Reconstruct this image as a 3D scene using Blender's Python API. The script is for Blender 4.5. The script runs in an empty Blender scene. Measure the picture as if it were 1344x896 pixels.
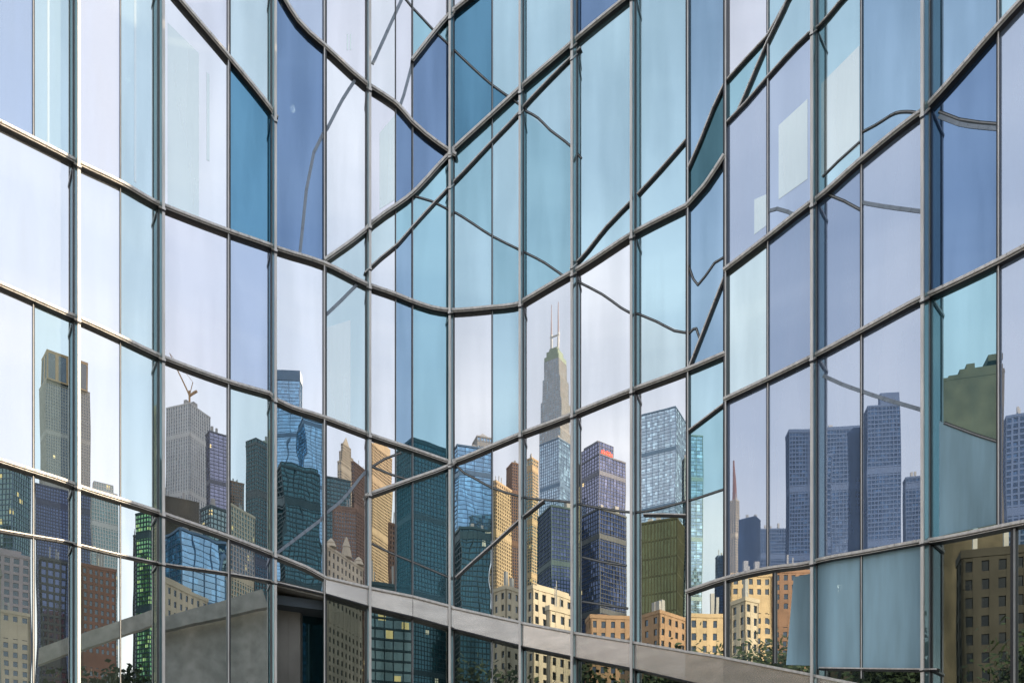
import bpy, math, random
from mathutils import Vector, Matrix
random.seed(11)
S = bpy.context.scene
COL = S.collection
F, H, CX, CAMZ = 1150.0, 1150.0, 672.0, 1.7      # lens in pixels, horizon row, principal column, eye height

# ------------------------------------------------------------------ helpers
class MB:
    def __init__(s): s.v=[]; s.f=[]; s.m=[]
    def face(s, pts, mi=0):
        b=len(s.v); s.v+= [tuple(p) for p in pts]; s.f.append(tuple(range(b,b+len(pts)))); s.m.append(mi)
    def hexa(s, p, mi=0):
        # p: 8 points, bottom ring 0-3, top ring 4-7
        b=len(s.v); s.v+=[tuple(q) for q in p]
        for q in ((0,3,2,1),(4,5,6,7),(0,1,5,4),(1,2,6,5),(2,3,7,6),(3,0,4,7)):
            s.f.append(tuple(b+i for i in q)); s.m.append(mi)
    def box(s, x0,x1,y0,y1,z0,z1, mi=0):
        s.hexa([(x0,y0,z0),(x1,y0,z0),(x1,y1,z0),(x0,y1,z0),(x0,y0,z1),(x1,y0,z1),(x1,y1,z1),(x0,y1,z1)],mi)
    def prism(s, ring, off, mi=0):
        # ring of 3-D points extruded by the vector off
        n=len(ring); b=len(s.v); s.v+=[tuple(p) for p in ring]+[tuple(Vector(p)+off) for p in ring]
        s.f.append(tuple(range(b,b+n))); s.m.append(mi)
        s.f.append(tuple(b+n+i for i in reversed(range(n)))); s.m.append(mi)
        for i in range(n):
            j=(i+1)%n; s.f.append((b+i,b+j,b+n+j,b+n+i)); s.m.append(mi)
    def cyl(s, c, r0, r1, z0, z1, n=12, mi=0):
        lo=[(c[0]+r0*math.cos(2*math.pi*i/n),c[1]+r0*math.sin(2*math.pi*i/n),z0) for i in range(n)]
        hi=[(c[0]+r1*math.cos(2*math.pi*i/n),c[1]+r1*math.sin(2*math.pi*i/n),z1) for i in range(n)]
        for i in range(n):
            j=(i+1)%n; s.face([lo[i],lo[j],hi[j],hi[i]],mi)
        s.face(lo[::-1],mi); s.face(hi,mi)
    def tube(s, a, b, r, mi=0, n=6, r2=None):
        a=Vector(a); b=Vector(b); r2=r if r2 is None else r2
        d=(b-a).normalized(); u=d.orthogonal().normalized(); w=d.cross(u)
        A=[a+(u*math.cos(2*math.pi*i/n)+w*math.sin(2*math.pi*i/n))*r for i in range(n)]
        B=[b+(u*math.cos(2*math.pi*i/n)+w*math.sin(2*math.pi*i/n))*r2 for i in range(n)]
        for i in range(n):
            j=(i+1)%n; s.face([A[i],A[j],B[j],B[i]],mi)
        s.face(A[::-1],mi); s.face(B,mi)
    def build(s, name, mats, parent=None, fix=True):
        me=bpy.data.meshes.new(name); me.from_pydata(s.v,[],s.f)
        if not isinstance(mats,(list,tuple)): mats=[mats]
        for m in mats: me.materials.append(m)
        me.polygons.foreach_set('material_index', s.m)
        me.update()
        if fix:
            import bmesh
            bm=bmesh.new(); bm.from_mesh(me); bmesh.ops.recalc_face_normals(bm, faces=bm.faces); bm.to_mesh(me); bm.free()
        o=bpy.data.objects.new(name, me); COL.objects.link(o)
        if parent: o.parent=parent
        return o
def empty(name, label, cat, loc=(0,0,0), rz=0, group=None):
    o=bpy.data.objects.new(name,None); COL.objects.link(o); o.location=loc; o.rotation_euler=(0,0,rz)
    o['label']=label; o['category']=cat
    if group: o['group']=group
    return o

# ------------------------------------------------------------------ materials
def nodes(name):
    m=bpy.data.materials.new(name); m.use_nodes=True; nt=m.node_tree; nt.nodes.clear()
    out=nt.nodes.new('ShaderNodeOutputMaterial'); return m,nt,out
def N(nt,t,**k):
    n=nt.nodes.new(t)
    for a,b in k.items():
        if a in n.inputs.keys(): n.inputs[a].default_value=b
        else: setattr(n,a,b)
    return n
def c4(c): return (c[0],c[1],c[2],1)

def glass_mat(name, gloss, diff, d, t=.12, wav=.0016, rough=0.0, scale=.55, tcol=None):
    m,nt,out=nodes(name); L=nt.links.new
    geo=N(nt,'ShaderNodeNewGeometry')
    oi=N(nt,'ShaderNodeObjectInfo')
    add=N(nt,'ShaderNodeVectorMath',operation='ADD'); mul=N(nt,'ShaderNodeVectorMath',operation='SCALE'); mul.inputs['Scale'].default_value=1
    comb=N(nt,'ShaderNodeCombineXYZ'); rm=N(nt,'ShaderNodeMath',operation='MULTIPLY'); rm.inputs[1].default_value=37
    L(oi.outputs['Random'],rm.inputs[0])
    for i in range(3): L(rm.outputs[0],comb.inputs[i])
    st=N(nt,'ShaderNodeVectorMath',operation='MULTIPLY'); st.inputs[1].default_value=(1,1,.45)
    L(geo.outputs['Position'],st.inputs[0]); L(st.outputs[0],add.inputs[0]); L(comb.outputs[0],add.inputs[1])
    nz=N(nt,'ShaderNodeTexNoise'); nz.inputs['Scale'].default_value=scale; nz.inputs['Detail'].default_value=2.0; nz.inputs['Roughness'].default_value=.35
    L(add.outputs[0],nz.inputs['Vector'])
    bp=N(nt,'ShaderNodeBump'); bp.inputs['Strength'].default_value=1; bp.inputs['Distance'].default_value=wav
    L(nz.outputs['Fac'],bp.inputs['Height'])
    g=N(nt,'ShaderNodeBsdfGlossy'); g.inputs['Color'].default_value=c4(gloss); g.inputs['Roughness'].default_value=rough
    L(bp.outputs['Normal'],g.inputs['Normal'])
    tr=N(nt,'ShaderNodeBsdfTransparent'); tr.inputs['Color'].default_value=c4(tcol or (.75,.85,.85))
    mx=N(nt,'ShaderNodeMixShader'); mx.inputs[0].default_value=t; L(g.outputs[0],mx.inputs[1]); L(tr.outputs[0],mx.inputs[2])
    # faint film / dust mottling in the coloured interlayer
    n2=N(nt,'ShaderNodeTexNoise'); n2.inputs['Scale'].default_value=1.3; n2.inputs['Detail'].default_value=5
    st2=N(nt,'ShaderNodeVectorMath',operation='MULTIPLY'); st2.inputs[1].default_value=(1,1,.12)
    L(geo.outputs['Position'],st2.inputs[0]); L(st2.outputs[0],n2.inputs['Vector'])
    cr=N(nt,'ShaderNodeMapRange'); cr.inputs['From Min'].default_value=.3; cr.inputs['From Max'].default_value=.7; cr.inputs['To Min'].default_value=.7; cr.inputs['To Max'].default_value=1.3
    L(n2.outputs['Fac'],cr.inputs['Value'])
    sc=N(nt,'ShaderNodeVectorMath',operation='SCALE'); sc.inputs[0].default_value=diff; L(cr.outputs[0],sc.inputs['Scale'])
    df=N(nt,'ShaderNodeBsdfDiffuse'); L(sc.outputs[0],df.inputs['Color'])
    tm=N(nt,'ShaderNodeMapRange'); tm.inputs['From Min'].default_value=.38; tm.inputs['From Max'].default_value=.62; tm.inputs['To Min'].default_value=t*.2; tm.inputs['To Max'].default_value=min(.6,t*2.2+.02)
    L(n2.outputs['Fac'],tm.inputs['Value']); L(tm.outputs[0],mx.inputs[0])
    m2=N(nt,'ShaderNodeMixShader'); m2.inputs[0].default_value=d; L(mx.outputs[0],m2.inputs[1]); L(df.outputs[0],m2.inputs[2])
    L(m2.outputs[0],out.inputs[0]); return m

def plain(name, col, rough=.6, metal=0, var=.12, scale=3, spec=.5, bump=0, vec=(1,1,1), emit=None, es=0):
    m,nt,out=nodes(name); L=nt.links.new
    p=N(nt,'ShaderNodeBsdfPrincipled'); p.inputs['Roughness'].default_value=rough; p.inputs['Metallic'].default_value=metal
    tc=N(nt,'ShaderNodeTexCoord'); nz=N(nt,'ShaderNodeTexNoise'); nz.inputs['Scale'].default_value=scale; nz.inputs['Detail'].default_value=6
    mp=N(nt,'ShaderNodeMapping'); mp.inputs['Scale'].default_value=vec; L(tc.outputs['Object'],mp.inputs[0]); L(mp.outputs[0],nz.inputs['Vector'])
    mr=N(nt,'ShaderNodeMapRange'); mr.inputs['From Min'].default_value=.3; mr.inputs['From Max'].default_value=.7
    mr.inputs['To Min'].default_value=1-var; mr.inputs['To Max'].default_value=1+var; L(nz.outputs['Fac'],mr.inputs['Value'])
    sc=N(nt,'ShaderNodeVectorMath',operation='SCALE'); sc.inputs[0].default_value=col; L(mr.outputs[0],sc.inputs['Scale'])
    L(sc.outputs[0],p.inputs['Base Color']); p.inputs['Specular IOR Level'].default_value=spec
    if bump:
        b=N(nt,'ShaderNodeBump'); b.inputs['Strength'].default_value=bump; b.inputs['Distance'].default_value=.02; L(nz.outputs['Fac'],b.inputs['Height']); L(b.outputs[0],p.inputs['Normal'])
    if emit: p.inputs['Emission Color'].default_value=c4(emit); p.inputs['Emission Strength'].default_value=es
    L(p.outputs[0],out.inputs[0]); return m

def city_glass(name, col, refl, lit=.0, cell=(2.1,2.1,2.52), litcol=(1,.75,.35), lits=1.2, rough=.04):
    """window glass of the buildings over the street: every window its own brightness, a few lit"""
    m,nt,out=nodes(name); L=nt.links.new
    tc=N(nt,'ShaderNodeTexCoord'); dv=N(nt,'ShaderNodeVectorMath',operation='DIVIDE'); dv.inputs[1].default_value=cell
    off=N(nt,'ShaderNodeVectorMath',operation='ADD'); off.inputs[1].default_value=(.3,.3,.02)
    fl=N(nt,'ShaderNodeVectorMath',operation='FLOOR'); wn=N(nt,'ShaderNodeTexWhiteNoise',noise_dimensions='3D')
    L(tc.outputs['Object'],dv.inputs[0]); L(dv.outputs[0],off.inputs[0]); L(off.outputs[0],fl.inputs[0]); L(fl.outputs[0],wn.inputs['Vector'])
    mr=N(nt,'ShaderNodeMapRange'); pw=N(nt,'ShaderNodeMath',operation='POWER'); pw.inputs[1].default_value=3; L(wn.outputs['Value'],pw.inputs[0])
    mr.inputs['To Min'].default_value=.55; mr.inputs['To Max'].default_value=3.2; L(pw.outputs[0],mr.inputs['Value'])
    sc=N(nt,'ShaderNodeVectorMath',operation='SCALE'); sc.inputs[0].default_value=col; L(mr.outputs[0],sc.inputs['Scale'])
    df=N(nt,'ShaderNodeBsdfDiffuse'); L(sc.outputs[0],df.inputs['Color'])
    g=N(nt,'ShaderNodeBsdfGlossy'); g.inputs['Color'].default_value=c4(refl); g.inputs['Roughness'].default_value=rough
    # each glass sheet hangs a little out of plane
    sub=N(nt,'ShaderNodeVectorMath',operation='SUBTRACT'); sub.inputs[1].default_value=(.5,.5,.5); L(wn.outputs['Color'],sub.inputs[0])
    s2=N(nt,'ShaderNodeVectorMath',operation='SCALE'); s2.inputs['Scale'].default_value=.014; L(sub.outputs[0],s2.inputs[0])
    geo=N(nt,'ShaderNodeNewGeometry'); ad=N(nt,'ShaderNodeVectorMath',operation='ADD'); L(geo.outputs['Normal'],ad.inputs[0]); L(s2.outputs[0],ad.inputs[1])
    nm=N(nt,'ShaderNodeVectorMath',operation='NORMALIZE'); L(ad.outputs[0],nm.inputs[0]); L(nm.outputs[0],g.inputs['Normal'])
    mx=N(nt,'ShaderNodeMixShader'); mx.inputs[0].default_value=.55; L(df.outputs[0],mx.inputs[1]); L(g.outputs[0],mx.inputs[2])
    em=N(nt,'ShaderNodeEmission'); em.inputs['Color'].default_value=c4(litcol); em.inputs['Strength'].default_value=lits
    sx=N(nt,'ShaderNodeSeparateColor'); L(wn.outputs['Color'],sx.inputs[0])
    lt=N(nt,'ShaderNodeMath',operation='LESS_THAN'); lt.inputs[1].default_value=lit; L(sx.outputs[2],lt.inputs[0])
    m2=N(nt,'ShaderNodeMixShader'); L(lt.outputs[0],m2.inputs[0]); L(mx.outputs[0],m2.inputs[1]); L(em.outputs[0],m2.inputs[2])
    L(m2.outputs[0],out.inputs[0]); return m

G = {
 'W': glass_mat('clear_coated_glass',(.93,.93,.95),(.55,.6,.66),.10,.06),
 'L': glass_mat('pale_lavender_glass',(.91,.90,.95),(.58,.60,.66),.16,.06),
 'P': glass_mat('pale_green_glass',(.74,.86,.88),(.38,.52,.56),.14,.08),
 'T': glass_mat('teal_glass',(.48,.73,.82),(.14,.36,.46),.22,.10),
 'Q': glass_mat('light_teal_glass',(.62,.82,.90),(.26,.48,.58),.18,.08),
 'K': glass_mat('sky_blue_glass',(.42,.58,.74),(.10,.26,.42),.22,.10),
 'V': glass_mat('lavender_blue_glass',(.62,.70,.84),(.28,.37,.54),.2,.08),
 'D': glass_mat('indigo_glass',(.26,.38,.58),(.06,.13,.28),.25,.10),
 'B': glass_mat('deep_blue_glass',(.20,.42,.58),(.03,.15,.28),.25,.14),
 'G': glass_mat('dark_green_glass',(.12,.24,.28),(.03,.09,.11),.25,.2),
 'C': glass_mat('low_window_glass',(.82,.88,.88),(.2,.28,.3),.05,.12,wav=.002),
 'X': glass_mat('wavy_window_glass',(.78,.88,.92),(.2,.3,.36),.06,.10,wav=.005,scale=.8),
 'p': glass_mat('blind_and_lit_strip_white',(.86,.93,.93),(.66,.78,.77),.28,.05),  # pale blinds, and lit strips inside painted as white glass
 'N': glass_mat('shopfront_glass',(.55,.62,.62),(.05,.07,.07),.06,.3),
 'S': glass_mat('glass_with_blue_blind',(.10,.13,.15),(.40,.62,.76),.92,.0),
 'F': glass_mat('fritted_blue_glass',(.50,.58,.74),(.18,.30,.50),.42,.04,wav=.0024),
 'f': glass_mat('fritted_pale_glass',(.66,.72,.84),(.30,.42,.64),.36,.04,wav=.002),
}
M = dict(
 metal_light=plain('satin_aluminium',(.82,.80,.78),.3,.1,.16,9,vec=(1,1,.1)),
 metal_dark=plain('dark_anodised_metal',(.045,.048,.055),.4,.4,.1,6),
 metal_mid=plain('grey_metal',(.34,.35,.36),.4,.3,.1,4),
 ledge=plain('brushed_steel_ledge',(.74,.71,.68),.24,.8,.14,1.2,vec=(1,1,3),bump=.03),
 fin=glass_mat('fin_glass',(.55,.72,.76),(.26,.42,.48),.5,.06),
 refl_bar=plain('dark_reflection_bar',(.045,.055,.06),.4,.2,.1,5),  # dark lines of the wall mirrored in itself
 pale_bar=plain('pale_reflection_bar',(.30,.36,.44),.5,.2,.1,5),  # pale lines of the wall mirrored in itself
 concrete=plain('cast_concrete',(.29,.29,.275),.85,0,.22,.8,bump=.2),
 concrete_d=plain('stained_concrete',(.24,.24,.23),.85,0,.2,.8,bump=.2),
 interior=plain('dim_interior_wall',(.10,.13,.16),.9,0,.1,1),
 blind=plain('white_blind_fabric',(.75,.80,.78),.9,0,.05,2,vec=(1,1,.1)),
 blue_blind=plain('blue_blind_fabric',(.30,.48,.60),.9,0,.05,2,vec=(8,8,.1)),
 lamp=plain('lit_lamp_glass',(.9,.9,.85),.3,0,.01,1,emit=(1,.93,.8),es=9),
 asphalt=plain('asphalt',(.05,.05,.052),.9,0,.25,6,bump=.3),
 paving=plain('concrete_paving',(.30,.29,.27),.85,0,.15,1.5,bump=.1),
 paint=plain('road_paint',(.75,.75,.72),.7,0,.1,4),
 ground=plain('city_ground',(.12,.12,.11),.95,0,.2,.05),
 leaf=plain('tree_leaf',(.025,.045,.016),.8,0,.45,.9),
 bark=plain('tree_bark',(.10,.07,.05),.9,0,.2,5,bump=.5),
)
WALL = dict(
 cream=plain('cream_stone',(.50,.43,.33),.8,0,.12,.15),
 tan=plain('tan_brick',(.48,.36,.22),.85,0,.12,.2),
 brown=plain('brown_brick',(.22,.13,.09),.85,0,.15,.2),
 red=plain('red_brick',(.20,.085,.06),.85,0,.15,.2),
 orange=plain('orange_brick',(.36,.23,.14),.85,0,.15,.2),
 grey=plain('grey_stone',(.34,.34,.34),.8,0,.12,.15),
 light=plain('pale_concrete',(.55,.56,.57),.7,0,.08,.15),
 mauve=plain('mauve_stone',(.38,.33,.36),.8,0,.12,.15),
 dark=plain('dark_metal_cladding',(.06,.065,.075),.5,.3,.1,.3),
 navy=plain('navy_cladding',(.06,.07,.13),.5,.2,.1,.3),
 olive=plain('olive_render',(.07,.06,.04),.85,0,.4,.12),
 steel=plain('blue_steel_cladding',(.09,.16,.25),.4,.4,.1,.3),
 teal=plain('teal_cladding',(.018,.052,.065),.4,.3,.1,.3),
 bronze=plain('bronze_cladding',(.38,.24,.12),.5,.3,.1,.3),
 purple=plain('purple_cladding',(.09,.10,.14),.5,.2,.1,.3),
 copper=plain('green_copper',(.24,.31,.25),.7,0,.15,.5),
 white=plain('white_paint',(.75,.75,.73),.6,0,.05,1),
 moss=plain('olive_gold_ribs',(.05,.055,.025),.7,0,.3,.1),
 stone=plain('shade_toned_stone',(.035,.033,.027),.9,0,.2,.2),  # the shade on this house is put into the stone colour
 slate=plain('blue_slate_cladding',(.022,.06,.15),.6,.1,.1,.3),
)
CG = dict(
 dark=city_glass('dark_windows',(.025,.03,.035),(.18,.21,.25),.002),
 unlit=city_glass('unlit_windows',(.012,.012,.012),(.05,.055,.06),.0),
 slate=city_glass('slate_windows',(.025,.055,.12),(.06,.08,.12),.0),
 office=city_glass('office_windows',(.04,.09,.10),(.28,.40,.42),.03,litcol=(1,.8,.35),lits=.7),
 teal=city_glass('teal_windows',(.014,.055,.065),(.10,.19,.23),.004,litcol=(.9,.85,.6),lits=.6),
 blue=city_glass('blue_windows',(.08,.20,.34),(.40,.62,.85),.0),
 paleblue=city_glass('pale_blue_windows',(.20,.32,.42),(.60,.72,.85),.0),
 navy=city_glass('navy_windows',(.03,.04,.09),(.18,.22,.36),.003),
 purple=city_glass('violet_grey_windows',(.10,.11,.19),(.38,.40,.55),.008),
 ribbed=city_glass('ribbed_tower_windows',(.12,.14,.16),(.40,.46,.52),.0),
 green=city_glass('green_windows',(.10,.28,.10),(.3,.6,.35),.10,litcol=(.6,.9,.35),lits=.5),
 gold=city_glass('gold_windows',(.03,.045,.03),(.24,.25,.14),.0),
)

# ------------------------------------------------------------------ plan of the curtain wall
# (column where the mullion meets the glass, column of its outer edge, bearing of the facet that starts there)
PL=[(-83,-76,41),(98,104,41),(209,215,31),(357,362,24.5),(426,426,20),(482,486,12),(595,590,-6),(686,682,-17),
      (757,750,-25),(833,828,-30.5),(903,903,-35),(953,953,-40),(1071,1065,-46.5),(1220,1210,-53),(1440,1430,-53)]
def T(x): return (x-CX)/F
pts={}
i0=6; pts[i0]=Vector((T(PL[i0][0])*29.6,29.6))
def march(P, a, x):
    u=Vector((math.cos(math.radians(a)),math.sin(math.radians(a)))); t=T(x)
    s=(t*P.y-P.x)/(u.x-t*u.y); return P+u*s
for k in range(i0,len(PL)-1): pts[k+1]=march(pts[k],PL[k][2],PL[k+1][0])
for k in range(i0-1,-1,-1): pts[k]=march(pts[k+1],PL[k][2],PL[k][0])
NF=len(PL)-1
def facet(x):
    for k in range(NF):
        if PL[k][0]<=x<PL[k+1][0]: return k
    return 0 if x<0 else NF-1
def depth(k,x):
    a=math.radians(PL[k][2]); u=Vector((math.cos(a),math.sin(a))); P=pts[k]; t=T(x)
    s=(t*P.y-P.x)/(u.x-t*u.y); return (P+u*s).y
def pix(k,x,y):
    d=depth(k,x); return Vector((T(x)*d, d, CAMZ+(H-y)/F*d))
def nrm(k):
    a=math.radians(PL[k][2]); return Vector((math.sin(a),-math.cos(a),0))
for k in range(len(PL)): print('plan',k,PL[k][0],[round(c,2) for c in pts[k]])

# ------------------------------------------------------------------ lines of the glazing and its own reflections, read bay by bay
# kind: T main transom, t thin transom, r dark and g pale self-reflection of the wall, built as bars ; split = cuts the glass
LN=[
 ('T',1,[(-90,122),(0,166),(89,211),(104,219),(161,246),(203,270),(215,275),(301,308),(353,326),(363,330),(426,350),(479,376),(487,379),(519,390),(541,399),(565,407),(590,411),(599,411),(646,407),(682,402),(692,396),(750,362),(763,355),(826,314),(838,307),(903,274),(928,246),(953,208)]),
 ('T',1,[(-90,341),(0,377),(89,416),(104,422),(159,447),(203,468),(215,473),(300,504),(352,519),(363,528),(426,551),(479,571),(487,574),(541,592),(590,609),(599,607),(646,588),(682,573),(690,570),(749,548),(763,542),(827,516),(838,512),(903,488),(953,467)]),
 ('T',1,[(-90,578),(0,607),(44,621),(88,635),(103,641),(157,658),(204,673),(215,677),(298,706),(353,727),(362,731),(400,746),(426,760)]),
 ('t',1,[(-90,684),(0,697),(41,704),(88,712),(103,716),(157,729),(204,739),(215,741),(297,753),(353,763),(362,765),(426,780)]),
 ('T',1,[(196,-42),(231,0),(301,82),(353,146),(362,159)]),
 ('T',1,[(353,-30),(370,0),(380,17),(390,32),(405,48),(426,66),(478,113),(487,119),(522,143),(541,165),(588,202),(599,208)]),
 ('T',1,[(426,345),(479,306),(489,296),(541,258),(586,210),(599,198),(646,155),(682,122),(690,115),(754,60),(763,52),(838,-9)]),
 ('t',1,[(479,360),(500,340),(521,323),(541,300),(588,249),(599,238),(646,188),(682,150),(690,140),(720,108),(750,78),(763,66)]),
 ('T',1,[(541,84),(588,26),(599,17),(625,-4),(646,-22)]),
 ('r',1,[(528,-6),(541,10),(556,26),(571,42),(590,60),(599,69),(646,112),(670,129),(690,143)]),
 ('r',1,[(541,257),(566,264),(590,276),(599,280),(646,310),(678,326),(690,332),(715,345),(742,364)]),
 ('r',1,[(690,146),(706,155),(722,171),(749,192),(763,208)]),
 ('t',1,[(750,352),(763,341),(797,299),(828,267)]),
 ('r',1,[(750,366),(763,372),(790,386),(826,410),(838,412),(862,422),(885,434),(903,437)]),
 ('t',1,[(838,257),(870,222),(903,184)]),
 ('t',1,[(903,226),(920,187),(937,144),(953,110),(980,80),(1008,50),(1036,0),(1046,-20)]),
 ('t',1,[(970,147),(985,112),(1008,58),(1030,13),(1040,-10)]),
 ('t',1,[(953,165),(980,137),(1008,104),(1062,47),(1077,36),(1108,0),(1131,-22)]),
 ('r',0,[(904,349),(910,366),(916,374),(926,362),(938,345),(953,336)]),
 ('r',0,[(904,438),(910,432),(914,431),(917,440),(920,448)]),
 ('t',1,[(903,490),(953,362)]),
 ('t',1,[(903,568),(953,530)]),
 ('T',1,[(479,653),(541,631),(588,614),(599,608)]),
 ('r',0,[(484,615),(505,602),(526,594)]),
 ('r',0,[(488,612),(512,622),(541,631)]),
 ('r',0,[(486,712),(510,724),(541,737),(565,747),(588,757)]),
 ('r',1,[(599,611),(610,621),(622,627),(646,640),(682,651),(690,653),(750,659),(763,662),(828,672),(838,672),(903,657),(953,641)]),
 ('t',0,[(599,758),(622,737),(646,716),(679,686),(690,677),(714,658)]),
 ('g',0,[(364,725),(380,713),(400,698),(421,682),(427,674),(450,655),(477,622),(487,613)]),
 ('r',0,[(765,731),(790,737),(822,742)]), ('r',0,[(765,789),(790,793),(824,798)]),
 ('t',0,[(846,676),(870,676),(903,677)]),
 ('g',0,[(489,84),(508,42),(527,0)]), ('g',0,[(524,142),(530,125),(541,84)]),
 ('g',0,[(393,338),(397,300),(402,250),(412,200),(424,176),(430,168),(450,130),(467,104)]),
 ('g',0,[(428,413),(448,394),(468,374)]),
 ('T',1,[(953,358),(1008,316),(1064,272),(1077,263),(1128,218),(1205,156),(1211,152),(1231,132),(1309,44),(1344,6),(1450,-100)]),
 ('T',1,[(953,527),(1010,500),(1063,474),(1077,467),(1133,437),(1213,394),(1231,386),(1316,345),(1344,330),(1450,275)]),
 ('T',1,[(903,778),(953,761),(1010,748),(1068,740),(1077,737),(1138,726),(1216,712),(1231,710),(1344,688),(1450,668)]),
 ('g',0,[(1009,277),(1020,274),(1034,278),(1044,283)]),
 ('r',0,[(1080,232),(1100,212),(1128,187)]),
 ('r',0,[(1131,174),(1150,164),(1175,149),(1190,147),(1220,151)]),
 ('g',0,[(1131,266),(1160,271),(1220,279)]),
 ('r',0,[(1088,256),(1108,264),(1130,276)]),
 ('g',0,[(1081,493),(1105,504),(1133,514),(1160,523),(1204,536),(1220,541)]),
 ('r',0,[(1233,147),(1259,157),(1285,161),(1309,163)]), ('g',0,[(1233,153),(1259,163),(1285,167),(1309,169)]),
 ('r',0,[(1240,555),(1280,570),(1311,580)]),
 ('t',1,[(1077,877),(1131,878),(1216,879),(1231,879)]),
]
LEDGE_T=[(426,760),(481,773),(541,785),(590,798),(599,800),(682,818),(690,820),(750,831),(763,833),(828,843),(838,845),(903,856),(956,864),(1068,886),(1077,888),(1211,915),(1231,919),(1450,963)]
LEDGE_B=[(426,781),(481,797),(541,811),(590,825),(599,827),(682,848),(690,850),(750,862),(763,865),(828,877),(838,879),(903,894),(956,905),(1068,930),(1077,932),(1211,962),(1231,967),(1450,1015)]
def ev(P,x):
    if x<P[0][0]-7 or x>P[-1][0]+7: return None
    for a,b in zip(P,P[1:]):
        if x<=b[0] or b is P[-1]: return a[1]+(b[1]-a[1])*(x-a[0])/(b[0]-a[0])
def sm(P,x):
    # the long sweeping bars run smoothly through the read points
    if x<=P[0][0] or x>=P[-1][0]: return ev(P,x)
    for i in range(len(P)-1):
        a,b=P[i],P[i+1]
        if a[0]<=x<=b[0]:
            h=b[0]-a[0]
            def m(j):
                if j<=0: return (P[1][1]-P[0][1])/(P[1][0]-P[0][0])
                if j>=len(P)-1: return (P[-1][1]-P[-2][1])/(P[-1][0]-P[-2][0])
                s0=(P[j][1]-P[j-1][1])/(P[j][0]-P[j-1][0]); s1=(P[j+1][1]-P[j][1])/(P[j+1][0]-P[j][0])
                return None if abs(s0-s1)>.5 or s0*s1<0 and abs(s0-s1)>.3 else (s0+s1)/2
            sl=(b[1]-a[1])/h; m0=m(i); m1=m(i+1); m0=sl if m0 is None else m0; m1=sl if m1 is None else m1
            t=(x-a[0])/h
            return (2*t**3-3*t*t+1)*a[1]+(t**3-2*t*t+t)*h*m0+(3*t*t-2*t**3)*b[1]+(t**3-t*t)*h*m1
# ------------------------------------------------------------------ the glass building
bld=empty('glass_building','concave glass curtain wall of tinted panes mirroring a city skyline above a curved steel ledge','building',(0,29,0))
def par(o): o.parent=bld; o.matrix_parent_inverse=Matrix.Translation((0,-29,0)); return o
YT,YB=-75,H+20
def split(poly, A, B):
    up,dn=[],[]
    def sd(p): return (B[0]-A[0])*(p[1]-A[1])-(B[1]-A[1])*(p[0]-A[0])
    n=len(poly)
    for i in range(n):
        p,q=poly[i],poly[(i+1)%n]; a,b=sd(p),sd(q)
        (up if a<=0 else dn).append(p)
        if a*b<0:
            t=a/(a-b); c=(p[0]+(q[0]-p[0])*t,p[1]+(q[1]-p[1])*t); up.append(c); dn.append(c)
    return up,dn
def area(p): return abs(sum(p[i][0]*p[(i+1)%len(p)][1]-p[(i+1)%len(p)][0]*p[i][1] for i in range(len(p))))/2
EDGES=[-83,44,98,158,209,300,357,426,482,519,541,595,646,686,757,833,903,953,1008,1071,1131,1220,1311,1440]
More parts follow.
